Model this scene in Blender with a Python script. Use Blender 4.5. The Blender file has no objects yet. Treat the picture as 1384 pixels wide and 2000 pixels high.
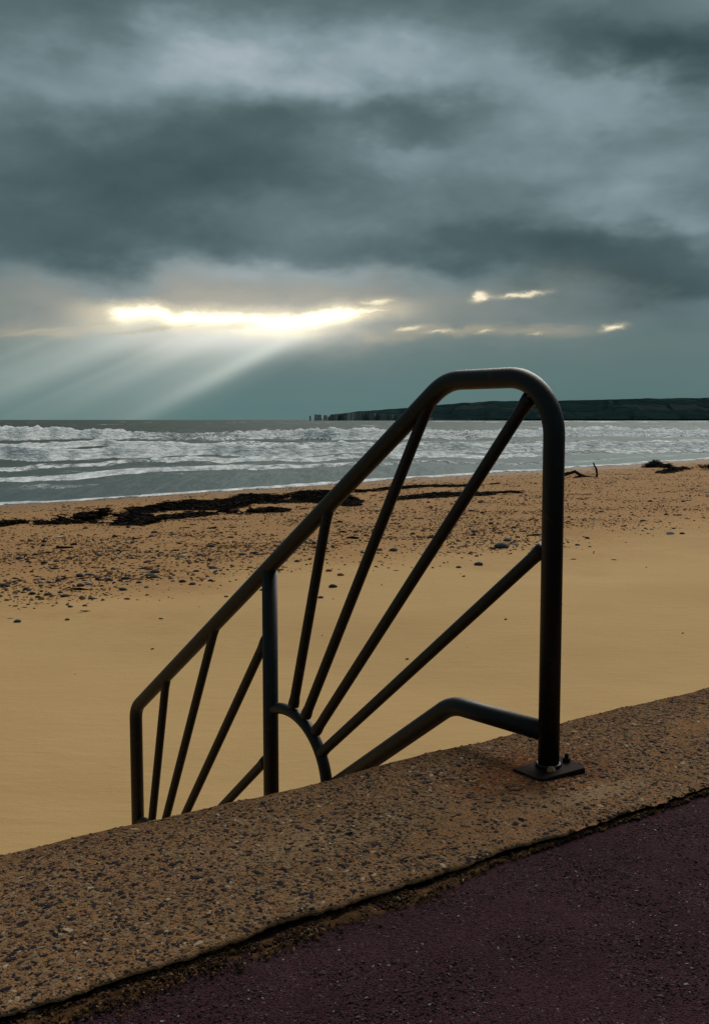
import bpy, math, random
import numpy as np
from mathutils import Vector, Matrix

random.seed(7)
RNG = np.random.default_rng(11)
scene = bpy.context.scene
COL = scene.collection

# ------------------------------------------------------------------ camera
EYE = 0.98                       # metres above the top of the sea wall
FPX = 2000.0                     # focal length for a 1384 x 2000 picture
PITCH = math.atan(180 / FPX)
cam_data = bpy.data.cameras.new('camera')
cam = bpy.data.objects.new('camera', cam_data)
COL.objects.link(cam)
cam_data.sensor_fit = 'VERTICAL'
cam_data.sensor_height = 36.0
cam_data.lens = 36.0 * FPX / 2000.0
cam_data.clip_start = 0.05
cam_data.clip_end = 90000
cam.location = (0, 0, EYE)
cam.rotation_euler = (math.pi / 2 - PITCH, 0, 0)
scene.camera = cam

# ------------------------------------------------------------------ exposure
EXPOSURE = 1.0
scene.view_settings.view_transform = 'Standard'
scene.view_settings.look = 'None'
scene.view_settings.gamma = 1.0
scene.view_settings.exposure = EXPOSURE
scene.view_settings.use_curve_mapping = False
scene.cycles.max_bounces = 4; scene.cycles.diffuse_bounces = 2; scene.cycles.glossy_bounces = 2
scene.cycles.caustics_reflective = False; scene.cycles.caustics_refractive = False
SUN_ELEV, SUN_AZ = math.radians(40), math.radians(22)      # azimuth to the right of the view


# ------------------------------------------------------------------ node helpers
class N:
    """a socket with arithmetic"""
    tree = None

    def __init__(self, s): self.s = s

    @staticmethod
    def put(inp, v):
        if isinstance(v, N): N.tree.links.new(v.s, inp)
        else: inp.default_value = v

    @staticmethod
    def m(op, *a, clamp=False):
        n = N.tree.nodes.new('ShaderNodeMath'); n.operation = op; n.use_clamp = clamp
        for i, v in enumerate(a): N.put(n.inputs[i], v)
        return N(n.outputs[0])

    def __add__(s, o): return N.m('ADD', s, o)
    __radd__ = __add__
    def __sub__(s, o): return N.m('SUBTRACT', s, o)
    def __rsub__(s, o): return N.m('SUBTRACT', o, s)
    def __mul__(s, o): return N.m('MULTIPLY', s, o)
    __rmul__ = __mul__
    def __truediv__(s, o): return N.m('DIVIDE', s, o)
    def __rtruediv__(s, o): return N.m('DIVIDE', o, s)


def node(kind, **kw):
    n = N.tree.nodes.new(kind)
    for k, v in kw.items(): setattr(n, k, v)
    return n


def sstep(x, a, b):
    n = node('ShaderNodeMapRange', interpolation_type='SMOOTHSTEP')
    N.put(n.inputs[0], x); N.put(n.inputs[1], a); N.put(n.inputs[2], b)
    n.inputs[3].default_value = 0; n.inputs[4].default_value = 1
    return N(n.outputs[0])


def vec(x, y, z):
    n = node('ShaderNodeCombineXYZ')
    for i, v in enumerate((x, y, z)): N.put(n.inputs[i], v)
    return N(n.outputs[0])


def noise(v, scale, detail=4, rough=.5, dist=0.0, color=False):
    n = node('ShaderNodeTexNoise')
    if v is not None: N.put(n.inputs['Vector'], v)
    n.inputs['Scale'].default_value = scale; n.inputs['Detail'].default_value = detail
    n.inputs['Roughness'].default_value = rough; n.inputs['Distortion'].default_value = dist
    return N(n.outputs['Color' if color else 'Fac'])


def voronoi(v, scale, feature='F1', out='Distance', rand=1.0):
    n = node('ShaderNodeTexVoronoi', feature=feature)
    if v is not None: N.put(n.inputs['Vector'], v)
    n.inputs['Scale'].default_value = scale; n.inputs['Randomness'].default_value = rand
    return N(n.outputs[out])


def mix(f, a, b, mode='MIX'):
    n = node('ShaderNodeMix', data_type='RGBA', blend_type=mode)
    N.put(n.inputs[0], f)
    for i, v in ((6, a), (7, b)):
        if isinstance(v, N): N.put(n.inputs[i], v)
        else: n.inputs[i].default_value = (*v, 1)
    return N(n.outputs[2])


def ramp(f, stops, interp='LINEAR'):
    n = node('ShaderNodeValToRGB'); r = n.color_ramp; r.interpolation = interp
    while len(r.elements) < len(stops): r.elements.new(.5)
    for e, (p, c) in zip(r.elements, stops):
        e.position = p; e.color = (*c, 1)
    N.put(n.inputs[0], f)
    return N(n.outputs[0])


def bump(h, strength=.5, dist=.01, normal=None):
    n = node('ShaderNodeBump')
    n.inputs['Strength'].default_value = strength; n.inputs['Distance'].default_value = dist
    N.put(n.inputs['Height'], h)
    if normal is not None: N.put(n.inputs['Normal'], normal)
    return N(n.outputs[0])


def attr(name):
    n = node('ShaderNodeAttribute', attribute_name=name)
    return N(n.outputs['Fac'])


def coords(kind='Object'):
    return N(node('ShaderNodeTexCoord').outputs[kind])


def position(): return N(node('ShaderNodeNewGeometry').outputs['Position'])
def island(): return N(node('ShaderNodeNewGeometry').outputs['Random Per Island'])


def sepxyz(v):
    n = node('ShaderNodeSeparateXYZ'); N.put(n.inputs[0], v)
    return [N(o) for o in n.outputs]


def material(name):
    m = bpy.data.materials.new(name); m.use_nodes = True
    N.tree = m.node_tree
    b = m.node_tree.nodes['Principled BSDF']
    return m, b


def setp(b, color=None, rough=None, normal=None, spec=None, metallic=None):
    for k, v in (('Base Color', color), ('Roughness', rough), ('Normal', normal), ('Specular IOR Level', spec), ('Metallic', metallic)):
        if v is None: continue
        if k == 'Base Color' and not isinstance(v, N): v = (*v, 1)
        N.put(b.inputs[k], v)


# ------------------------------------------------------------------ sky
world = bpy.data.worlds.new('World')
scene.world = world
world.use_nodes = True
world.cycles.sampling_method = 'MANUAL'; world.cycles.sample_map_resolution = 256
N.tree = world.node_tree
for n_ in list(N.tree.nodes): N.tree.nodes.remove(n_)
wout = node('ShaderNodeOutputWorld'); bg = node('ShaderNodeBackground')
N.tree.links.new(bg.outputs[0], wout.inputs[0])
SKY_STRENGTH = 0.1
bg.inputs[1].default_value = SKY_STRENGTH
nish = node('ShaderNodeTexSky', sky_type='NISHITA')
nish.sun_disc = False
nish.sun_elevation = SUN_ELEV; nish.sun_rotation = SUN_AZ
nish.air_density = 1.5; nish.dust_density = 3.0
K = 1.0 / (SKY_STRENGTH * 2 ** EXPOSURE)      # display-linear value -> background colour


def kc(c, s=1.0): return tuple(v * K * s for v in c)


def build_sky():
    D = coords('Generated')
    dx, dy, dz = sepxyz(D)
    front = sstep(dy, .25, .6)
    yy = N.m('MAXIMUM', dy, .12)
    # horizontal and vertical slope of the direction, in thousandths-like units (X right of north, Y up)
    X = dx / yy * 2000.0 + 692.0
    Y = 820.0 - dz / yy * 2000.0
    # overcast deck: plane projection, so cloud detail shrinks towards the horizon
    up = N.m('MAXIMUM', dz, 0.0) + .16
    cp = vec(dx / up, dy / up, dz * 1.5)
    wisp = noise(vec(dx * 2.6, dy * 2.6, dz * 5.5), 2.4, 4, .5, .3)
    deck = noise(cp, 1.1, 4, .5, .2)
    fine = noise(vec(dx * 4, dy * 4, dz * 7.5), 4.2, 5, .55, .5)
    w1 = noise(vec(dx * 5, dy * 5, dz * 10), 1.6, 4, .55)
    w2 = noise(vec(dx * 5 + 7.3, dy * 5, dz * 10 + 3.1), 1.6, 4, .55)
    Xw = X + (w1 - .5) * 300.0
    Yw = Y + (w2 - .5) * 200.0
    val = (deck - .5) * .40 + (wisp - .5) * .52 + (fine - .5) * .20 + .41

    def blob(cx, cy, sx, sy, a):
        ex = (Xw - cx) / sx; ey = (Yw - cy) / sy
        return N.m('EXPONENT', (ex * ex + ey * ey) * -1.0) * a
    blobs = [(400, 145, 200, 70, .32), (760, 165, 190, 75, .40), (1220, 215, 200, 55, .38), (110, 170, 200, 75, .26), (600, 110, 330, 60, .08),
             (960, 300, 230, 100, .20), (1230, 425, 170, 45, .36), (735, 320, 90, 45, .20), (560, 545, 430, 36, .40), (1010, 200, 120, 80, .16),
             (290, 360, 330, 80, -.30), (1300, 125, 220, 60, -.50), (790, 250, 150, 32, -.26), (1000, 480, 260, 60, -.28), (1120, 40, 160, 90, .10),
             (1330, 520, 230, 60, -.26), (150, 470, 320, 55, -.16), (500, 15, 700, 55, -.16), (560, 255, 130, 36, -.14), (480, 190, 160, 50, .14),
             (1180, 555, 260, 30, -.18), (60, 285, 190, 50, -.10), (650, 450, 180, 50, .16), (1340, 340, 160, 50, .16)]
    acc = None
    for b in blobs:
        g = blob(*b); acc = g if acc is None else acc + g
    val = val + acc * front
    cloud = ramp(val, [(0.0, kc((.046, .078, .085))), (.25, kc((.076, .122, .131))), (.5, kc((.136, .198, .214))),
                       (.75, kc((.240, .318, .350))), (1.0, kc((.46, .53, .57)))])
    # low rain veil between the cloud base and the horizon
    veil = sstep(Y + (w2 - .5) * 40.0, 605.0, 680.0)
    veilc = mix(sstep(Y, 640, 815), kc((.150, .210, .208)), kc((.105, .190, .186)))
    veilc = mix(sstep(X, 650, 1300) * .4, veilc, kc((.090, .152, .152)))
    col = mix(veil * .92, cloud, veilc)
    # warm greyish rim of cloud round the opening
    rx = (X - 460) / 470; ry = (Yw - 606) / 58
    rim = N.m('EXPONENT', (rx * rx + ry * ry) * -1.0) * front
    col = mix(rim * .80, col, kc((.47, .44, .37)))
    streak = N.m('EXPONENT', ((Y + (fine - .5) * 60 - 648) / 10) * ((Y + (fine - .5) * 60 - 648) / 10) * -1.0) * sstep(wisp, .35, .6) * front * sstep(N.m('ABSOLUTE', X - 560), 720, 420)
    col = mix(streak * .5, col, kc((.50, .42, .29)))
    # sunlit shafts falling out of the opening: coordinate followed up along the shaft to the cloud base
    X0 = 1894.0 + (X - 1894.0) * 650.0 / (Y + 30.0) + (w1 - .5) * 16.0
    sn = noise(vec(X0 * .0062, 2.7, Y * .0004), 1.0, 2, .5)
    body = sstep(X0, 20, 420) * sstep(X0, 760, 640)
    def band(c, w): return N.m('EXPONENT', ((X0 - c) / w) * ((X0 - c) / w) * -1.0)
    edge = band(648, 30) * 1.0 + band(600, 40) * .40 + band(505, 56) * .50 + band(450, 16) * .16 + band(372, 40) * .34 + band(300, 60) * .22 + band(215, 18) * .10
    fade = sstep(Y, 600, 650) * (sstep(Y, 870, 620) * .88 + .07)
    shaft = (.80 + .55 * noise(vec(X0 * .004, 8.8, Y * .012), 1.0, 3, .5)) * (body * (.36 + .25 * sstep(sn, .35, .7)) + edge) * fade * front
    col = mix(N.m('MINIMUM', shaft * .50, .8), col, kc((.72, .78, .71)))
    hx = (X + (Y - 640) * 1.6 - 500) / 190; hy = (Y - 652) / 36
    col = mix(N.m('EXPONENT', (hx * hx + hy * hy) * -1.0) * .75 * front, col, kc((.92, .92, .84)))
    # the opening itself: sharp ragged upper edge, softer lower edge
    n3 = noise(vec(X * .011, Y * .022, 1.3), 1.0, 6, .65)
    n4 = noise(vec(X * .0045, 5.1, 1.3), 1.0, 3, .5)
    fr = noise(vec(X * .030, Y * .055, 3.3), 1.0, 6, .68)
    # small breaks further along the deck: a bright ragged core inside a tan rim
    def brk(cx, cy, sx, sy, a):
        jx = (X + (n3 - .5) * 60 + (fr - .5) * 26 - cx) / sx; jy = (Y + (n3 - .5) * 16 + (fr - .5) * 18 + (X - cx) * .12 - cy) / sy
        return N.m('EXPONENT', (jx * jx + jy * jy) * -1.0) * a
    top = 601.0 + (n4 - .5) * 22.0 + (n3 - .5) * 24.0 + (fr - .5) * 14 + sstep(X, 310, 350) * 12 - sstep(X, 560, 700) * 10
    dep = Y - top
    along = sstep(X + (n3 - .5) * 70 + (fr - .5) * 30, 195, 250) * sstep(X + (n3 - .5) * 90 + dep * 1.2, 770, 690)
    thick = 25.0 + (n4 - .5) * 26.0 - sstep(X, 620, 740) * 8.0
    low = sstep(dep / thick + (n3 - .5) * 1.1 + (fr - .5) * .4, 2.2, .0)
    gap = sstep(dep, -5.0, 17.0) * low * along * front * (1.0 - brk(450, 640, 60, 7, .8)) * (1.0 - brk(640, 646, 60, 8, .7))
    glow = sstep(dep, -22, 12) * sstep(dep / thick + (n3 - .5) * .5, 2.6, .6) * sstep(X, 90, 290) * sstep(X, 860, 660) * front
    col = mix(glow * .78, col, kc((.98, .86, .60)))

    small = brk(934, 585, 20, 11, 1.3) + brk(1015, 580, 52, 6, 1.15) + brk(735, 594, 34, 8, 1.2) + brk(715, 612, 55, 5, 1.2) + brk(800, 645, 40, 8, 1.0) \
        + brk(862, 651, 34, 4, .8) + brk(942, 650, 26, 4, .8) + brk(1042, 654, 16, 4, .75) + brk(1187, 642, 30, 9, 1.2) \
        + brk(330, 642, 160, 5, .7) + brk(120, 645, 160, 4, .55)
    small = small * front
    col = mix(sstep(small, .05, .9) * .7, col, kc((.50, .45, .33)))
    col = mix(sstep(small + (fr - .5) * .7, .50, 1.35), col, kc((1.0, .90, .66)))
    clear = mix(1.0, N(nish.outputs[0]), kc((.80, .70, .52)), 'ADD')        # clear sky plus forward-scattered sunlight
    return mix(gap * (.30 + .70 * gap), col, clear)


N.tree.links.new(build_sky().s, bg.inputs[0])

# ------------------------------------------------------------------ sun, veiled by the cloud deck
sun_data = bpy.data.lights.new('sun', 'SUN')
sun_data.energy = 1.5
sun_data.angle = math.radians(45)
sun_data.color = (1.0, .95, .87)
sun = bpy.data.objects.new('sun', sun_data)
COL.objects.link(sun)
sd = Vector((math.sin(SUN_AZ) * math.cos(SUN_ELEV), math.cos(SUN_AZ) * math.cos(SUN_ELEV), math.sin(SUN_ELEV)))
sun.rotation_euler = sd.to_track_quat('Z', 'Y').to_euler()


# ------------------------------------------------------------------ geometry helpers
def ray(px, py):
    x = (px - 692) / FPX; u = -(py - 1000) / FPX
    c, s = math.cos(PITCH), math.sin(PITCH)
    return np.array([x, c + u * s, u * c - s])


def onz(px, py, z):
    d = ray(px, py); t = (z - EYE) / d[2]
    return d * t + np.array([0, 0, EYE])


def mesh_obj(name, verts, faces, mat, parent=None, smooth=True):
    me = bpy.data.meshes.new(name)
    verts = np.asarray(verts, dtype=np.float32)
    if isinstance(faces, np.ndarray):
        nf, k = faces.shape
        me.vertices.add(len(verts)); me.vertices.foreach_set('co', verts.ravel())
        me.loops.add(nf * k); me.loops.foreach_set('vertex_index', faces.astype(np.int32).ravel())
        me.polygons.add(nf)
        me.polygons.foreach_set('loop_start', np.arange(0, nf * k, k, dtype=np.int32))
        me.update(calc_edges=True); me.validate()
    else:
        me.from_pydata([tuple(v) for v in verts], [], faces); me.update()
    me.polygons.foreach_set('use_smooth', np.full(len(me.polygons), smooth))
    if mat: me.materials.append(mat)
    o = bpy.data.objects.new(name, me); COL.objects.link(o)
    if parent: o.parent = parent
    return o


def add_attr(o, name, data):
    a = o.data.attributes.new(name, 'FLOAT', 'POINT')
    a.data.foreach_set('value', np.asarray(data, dtype=np.float32).ravel())


def tag(o, label=None, cat=None, group=None, kind=None):
    for k, v in (('label', label), ('category', cat), ('group', group), ('kind', kind)):
        if v: o[k] = v
    return o


def empty(name, loc=(0, 0, 0)):
    o = bpy.data.objects.new(name, None); COL.objects.link(o); o.location = loc
    o.empty_display_size = .1
    return o


def child_of(o, root):
    """parts are built in world space; keep them there under an Empty"""
    o.parent = root
    o.matrix_parent_inverse = Matrix.Translation(root.location).inverted()
    return o


def grid_faces(nr, nc):
    i = np.arange(nr - 1)[:, None] * nc + np.arange(nc - 1)[None, :]
    return np.stack([i, i + 1, i + nc + 1, i + nc], -1).reshape(-1, 4)


def _hash(ix, iy, seed):
    h = (ix.astype(np.int64) * 374761393 + iy.astype(np.int64) * 668265263 + seed * 1442695041) & 0xffffffff
    h = ((h ^ (h >> 13)) * 1274126177) & 0xffffffff
    h = h ^ (h >> 16)
    return (h & 0xffff) / 65535.0


def vnoise(x, y, seed=0):
    x = np.asarray(x, float); y = np.asarray(y, float)
    ix = np.floor(x); iy = np.floor(y); fx = x - ix; fy = y - iy
    fx = fx * fx * fx * (fx * (fx * 6 - 15) + 10); fy = fy * fy * fy * (fy * (fy * 6 - 15) + 10)
    a = _hash(ix, iy, seed); b = _hash(ix + 1, iy, seed); c = _hash(ix, iy + 1, seed); d = _hash(ix + 1, iy + 1, seed)
    return (a * (1 - fx) + b * fx) * (1 - fy) + (c * (1 - fx) + d * fx) * fy


def fbm(x, y, oct=4, seed=0, gain=.5):
    t = 0; amp = 1; tot = 0; x = np.asarray(x, float); y = np.asarray(y, float)
    for k in range(oct):
        t = t + amp * vnoise(x, y, seed + k * 17); tot += amp
        x = x * 2.03 + 11.3; y = y * 2.03 + 5.7; amp *= gain
    return t / tot


def smooth(x, a, b):
    t = np.clip((np.asarray(x, float) - a) / (b - a), 0, 1)
    return t * t * (3 - 2 * t)


# the line of the wall (a along, b towards the sea) and of the water's edge
WD = np.array([(3570 - 692) / FPX, 1.0]); WD /= np.linalg.norm(WD)
WN = np.array([-WD[1], WD[0]])
B_FRONT, B_BACK = 1.66, 2.314
SEA_Z = -2.2
SP = onz(0, 987, SEA_Z)[:2]
SD = np.array([(2530 - 692) / FPX, 1.0]); SD /= np.linalg.norm(SD)
SN = np.array([-SD[1], SD[0]])


def wall_pt(a, b, z=0.0): return np.array([a * WD[0] + b * WN[0], a * WD[1] + b * WN[1], z])
def wall_ab(x, y): return x * WD[0] + y * WD[1], x * WN[0] + y * WN[1]
def d_sea(x, y): return (x - SP[0]) * SN[0] + (y - SP[1]) * SN[1]        # positive seaward


def zone(x, y):
    dw = np.maximum(x * WN[0] + y * WN[1] - B_BACK, 0); ds = -d_sea(x, y)
    return dw / np.maximum(dw + ds, 1e-3) * (ds > -dw * .9) + 10 * (ds <= -dw * .9)


QX = [0, .12, .3, .55, .8, .92, 1.0, 1.15, 1.5, 20]
QZ = [-1.35, -1.36, -1.42, -1.56, -1.82, -2.03, -2.2, -2.55, -3.4, -6]


def beach_z(x, y):
    q = zone(x, y)
    z = np.interp(q, QX, QZ)
    damp = smooth(q, 0.0, .06) * (1 - smooth(q, .9, 1.0) * .7)
    z = z + (fbm(x * .22, y * .22, 3, 5) - .5) * .16 * damp + (fbm(x * .9, y * .9, 3, 9) - .5) * .035 * damp
    z = z + (fbm(x * 3.1, y * 3.1, 2, 19) - .5) * .02 * smooth(q, .2, .5) * damp
    return z


def on_beach(px, py):
    d = ray(px, py); z = -1.6
    for _ in range(25):
        t = (z - EYE) / d[2]; p = d * t
        z = z * .4 + float(beach_z(p[0], p[1])) * .6
    return np.array([p[0], p[1], float(beach_z(p[0], p[1]))])


# ------------------------------------------------------------------ materials
def mat_sand():
    m, b = material('sand')
    P = position(); q = attr('zone'); sx_, sy_, sz_ = sepxyz(P)
    n1 = noise(P, .35, 5, .55); n2 = noise(P, 6, 4, .6); n3 = noise(P, 260, 2, .6)
    dry = mix(n1, (.435, .268, .114), (.52, .342, .158))
    coarse = mix(noise(P, 1.3, 6, .65), (.30, .155, .062), (.40, .225, .096))
    col = mix(sstep(q + (n1 - .5) * .25 + (n2 - .5) * .1, .24, .40), dry, coarse)
    col = mix(sstep(noise(P, .16, 4, .55) - q * .2, .42, .62) * .30, col, (.30, .18, .075))
    damp = sstep(q + (n1 - .5) * .12, .80, .93)
    col = mix(damp * .75, col, (.20, .118, .062))
    grit = sstep(n3, .35, .7)
    col = mix(grit * .18, col, (.16, .10, .05))
    col = mix(sstep(noise(P, 3.2, 6, .7), .60, .74) * sstep(q, .2, .34) * .45, col, (.20, .115, .055))
    gv = voronoi(P, 26, out='Color'); gx, gy, gz = sepxyz(gv); gd = voronoi(P, 26)
    grav = ramp(gx, [(0, (.05, .036, .028)), (.3, (.13, .068, .034)), (.6, (.22, .115, .05)), (.85, (.10, .095, .10)), (.94, (.45, .36, .25))], 'CONSTANT')
    gm = sstep(gd, .42, .30) * sstep(gy + (n2 - .5) * .6, .42, .5) * sstep(q + (n1 - .5) * .2, .32, .5) * sstep(q, .97, .85)
    col = mix(gm * .85, col, grav)
    setp(b, col, 1.0 - damp * .3, spec=.06)
    setp(b, normal=bump(n3 * .25 + n2 * 1.0 + noise(vec(sx_ * 1.0, sy_ * 3.2, 0.0), 2.6, 4, .6, .4) * 1.6 + noise(P, 40, 3, .6) * .3 + gm * .8, .4, .014))
    return m


def mat_sea():
    m, b = material('sea_water')
    P = position(); f = attr('foam'); s = attr('shallow')
    px, py, pz = sepxyz(P)
    br = noise(vec(px * .34, py * .085, pz * 1.6), 1.0, 6, .66, .4)
    br2 = noise(vec(px * .7, py * .18, pz * 3.2), 2.2, 5, .68, .3)
    v = f + (br - .5) * 1.15 + (br2 - .5) * .9
    mask = sstep(v, .42, .74)
    deep = mix(noise(vec(px * .02, py * .004, 0.0), 1.0, 4, .6), (.028, .040, .036), (.050, .063, .056))
    wat = mix(s, deep, (.078, .105, .108))
    rip = noise(vec(px * .35, py * .2, pz), 1.1, 6, .62, 0.0)
    rip2 = noise(vec(px * .25, py * .05, pz), .8, 5, .6)
    wat = mix(sstep(f, .02, .5) * .4, wat, (.115, .137, .137))
    foamc = mix(sstep(br2, .3, .7), (.34, .37, .385), (.86, .87, .87))
    nrm = bump(rip * .5 + rip2 * 1.3 + br * mask * 1.2 + br2 * mask * .5, .9, .45)
    dif = node('ShaderNodeBsdfDiffuse'); N.put(dif.inputs['Color'], mix(mask, wat, foamc)); N.put(dif.inputs['Normal'], nrm)
    glo = node('ShaderNodeBsdfGlossy'); glo.inputs['Roughness'].default_value = .28; N.put(glo.inputs['Normal'], nrm)
    glo.inputs['Color'].default_value = (.85, .93, .93, 1)
    ms = node('ShaderNodeMixShader'); N.put(ms.inputs[0], (1.0 - mask) * .11)
    N.tree.links.new(dif.outputs[0], ms.inputs[1]); N.tree.links.new(glo.outputs[0], ms.inputs[2])
    out = [n for n in N.tree.nodes if n.type == 'OUTPUT_MATERIAL'][0]
    N.tree.links.new(ms.outputs[0], out.inputs['Surface']); N.tree.nodes.remove(b)
    return m


def mat_tube():
    m, b = material('dark_painted_steel')
    P = position()
    n1 = noise(P, 9, 5, .6); n2 = noise(P, 240, 3, .6)
    col = mix(n1, (.0055, .0055, .006), (.012, .0098, .009))
    col = mix(sstep(noise(P, 30, 6, .7), .54, .72) * .75, col, (.048, .021, .011))
    setp(b, col, .36 + n1 * .2, spec=.22, normal=bump(n2 * .12 + noise(P, 60, 3, .5), .12, .003))
    return m


def mat_concrete():
    m, b = material('exposed_aggregate_concrete')
    P = position()
    n1 = noise(P, 2.2, 5, .6); n2 = noise(P, 22, 5, .65); n3 = noise(P, 320, 3, .6)
    col = mix(n1, (.190, .096, .047), (.268, .148, .078))
    col = mix(sstep(n2, .45, .75) * .6, col, (.10, .056, .028))
    cc = voronoi(P, 190, out='Color'); cx, cy, cz = sepxyz(cc)
    cd = voronoi(P, 190)
    stone = ramp(cx, [(0, (.03, .03, .037)), (.22, (.11, .072, .045)), (.5, (.25, .16, .085)), (.8, (.19, .10, .045)), (.93, (.40, .31, .21))], 'CONSTANT')
    col = mix(sstep(cd, .5, .32) * sstep(cy, .25, .5) * .8, col, stone)
    b_ = attr('seaward')
    col = mix(sstep(b_ + (n1 - .5) * .6 + (n2 - .5) * .3, .72, 1.0) * .65, col, (.085, .040, .018))   # rust-brown weathered edge
    st = attr('rust')
    col = mix(sstep(st + (n2 - .5) * .6, .20, .85) * .8, col, (.135, .045, .017))
    clean = attr('worn')
    col = mix(sstep(clean + (n2 - .5) * .4, .3, .8) * .5, col, (.26, .18, .105))
    setp(b, col, 1.0, spec=0.0, normal=bump(n3 * .35 + n2 * .9 + sstep(cd, .55, .2) * .7, .7, .006))
    return m


def mat_chips(name, stops, rough=.8):
    m, b = material(name)
    r = island(); P = position()
    col = ramp(r, stops, 'CONSTANT')
    col = mix(noise(P, 300, 3, .6) * .5, col, (.05, .04, .035))
    setp(b, col, rough, spec=.01, normal=bump(noise(P, 260, 3, .6), .3, .002))
    return m


def mat_promenade():
    m, b = material('maroon_macadam')
    P = position()
    n1 = sstep(noise(P, 2.6, 6, .65), .3, .7); n2 = noise(P, 18, 5, .7); n3 = noise(P, 400, 3, .7)
    cc = voronoi(P, 210, out='Color'); cx, cy, cz = sepxyz(cc); cd = voronoi(P, 210)
    col = mix(n1, (.036, .0155, .019), (.056, .026, .032))
    st = ramp(cx, [(0, (.014, .007, .009)), (.3, (.034, .016, .020)), (.62, (.055, .031, .039)), (.86, (.070, .050, .058)), (.96, (.15, .12, .11))], 'CONSTANT')
    col = mix(sstep(cd, .55, .3) * .8, col, st)
    col = mix(sstep(n2, .55, .8) * .4, col, (.014, .009, .010))
    setp(b, col, .9, spec=.015, normal=bump(sstep(cd, .6, .15) + n3 * .3 + n2 * .5, .8, .004))
    return m


def mat_dirt():
    m, b = material('damp_brown_sand')
    P = position()
    n2 = noise(P, 32, 6, .75)
    col = ramp(n2, [(.30, (.020, .010, .005)), (.5, (.075, .034, .012)), (.72, (.15, .072, .027))])
    setp(b, col, .95, spec=.1, normal=bump(n2 + noise(P, 120, 4, .65) * .5, .9, .01))
    return m


def mat_weed():
    m, b = material('wet_seaweed')
    r = island()
    setp(b, ramp(r, [(0, (.006, .005, .004)), (.6, (.012, .008, .005)), (.88, (.028, .014, .007)), (.97, (.05, .022, .010))], 'CONSTANT'), .9, spec=.04)
    return m


def mat_stone(name, c1, c2):
    m, b = material(name)
    P = coords('Object'); oi = node('ShaderNodeObjectInfo')
    n1 = noise(P, 2.5, 5, .6)
    col = mix(n1, c1, c2)
    col = mix(N(oi.outputs['Random']) * .5, col, tuple(x * .45 for x in c1))
    setp(b, col, .75, spec=.05, normal=bump(noise(P, 9, 4, .6), .3, .05))
    return m


def mat_headland():
    m, b = material('fields_and_chalk')
    P = position(); g = node('ShaderNodeNewGeometry')
    nx, ny, nz = sepxyz(N(g.outputs['True Normal']))
    px, py, pz = sepxyz(P)
    pp = vec(px * 1.0, py * .55, 0.0)
    cc = voronoi(pp, .0042, out='Color'); cx, cy, cz = sepxyz(cc)
    hed = voronoi(pp, .0042, feature='DISTANCE_TO_EDGE')
    col = ramp(cx, [(0, (.011, .022, .025)), (.3, (.013, .027, .028)), (.55, (.017, .034, .031)), (.8, (.021, .034, .034))], 'CONSTANT')  # distance haze is painted in: land colours shifted lighter and bluer
    col = mix(sstep(hed, .07, .02), col, (.007, .017, .018))
    col = mix(sstep(noise(P, .004, 5, .65), .48, .60), col, (.010, .022, .022))
    ch = mix(noise(P, .05, 5, .7), (.06, .075, .075), (.36, .39, .39))
    steep = sstep(nz, .80, .55) * sstep(px, 700, 250)
    col = mix(steep, col, ch)
    setp(b, col, 1.0, spec=0.0)
    return m


M = dict(sand=mat_sand(), sea=mat_sea(), tube=mat_tube(), concrete=mat_concrete(), promenade=mat_promenade(), dirt=mat_dirt(),
         weed=mat_weed(), land=mat_headland(),
         chips=mat_chips('aggregate_chips', [(0, (.012, .012, .017)), (.25, (.035, .026, .026)), (.38, (.20, .120, .063)), (.62, (.125, .068, .034)),
                                             (.78, (.24, .165, .095)), (.90, (.27, .13, .045)), (.972, (.40, .30, .20))]),
         pchips=mat_chips('macadam_chips', [(0, (.012, .005, .007)), (.30, (.034, .016, .021)), (.60, (.055, .031, .039)), (.82, (.095, .066, .077)), (.95, (.13, .08, .06)), (.975, (.27, .23, .21))]),
         shingle=mat_chips('shingle_pebbles', [(0, (.045, .030, .022)), (.14, (.11, .058, .031)), (.36, (.19, .088, .036)), (.60, (.28, .14, .052)), (.85, (.10, .094, .098)),
                                               (.90, (.36, .24, .12)), (.965, (.55, .50, .44))]),
         crumbs=mat_chips('soil_crumbs', [(0, (.018, .009, .005)), (.35, (.062, .026, .010)), (.65, (.115, .050, .018)), (.88, (.16, .085, .036)), (.97, (.24, .17, .11))]),
         slate=mat_stone('blue_grey_stone', (.055, .058, .072), (.11, .112, .13)),
         dark=mat_stone('dark_flint', (.030, .027, .028), (.065, .055, .05)),
         brown=mat_stone('brown_stone', (.17, .075, .035), (.26, .13, .065)),
         pale=mat_stone('pale_stone', (.38, .34, .29), (.56, .52, .46)),
         wood=mat_stone('dark_driftwood', (.020, .013, .009), (.045, .028, .018)))
m_, b_ = material('mortar_patch'); setp(b_, mix(noise(position(), 90, 4, .6), (.16, .085, .035), (.28, .16, .075)), .9); M['mortar'] = m_
m_, b_ = material('rusty_bolt'); setp(b_, mix(noise(position(), 120, 4, .6), (.006, .005, .005), (.022, .011, .007)), .8, spec=.06, normal=bump(noise(position(), 200, 4), .5, .003)); M['bolt'] = m_
m_, b_ = material('chalk_rock'); setp(b_, mix(noise(position(), .06, 5, .7), (.18, .20, .19), (.55, .57, .55)), .95); M['chalk'] = m_


# ------------------------------------------------------------------ sea: one sheet to the horizon
def pix_r(py, z): # horizontal range of a row straight ahead
    p = onz(692, py, z); return p[1]


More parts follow.
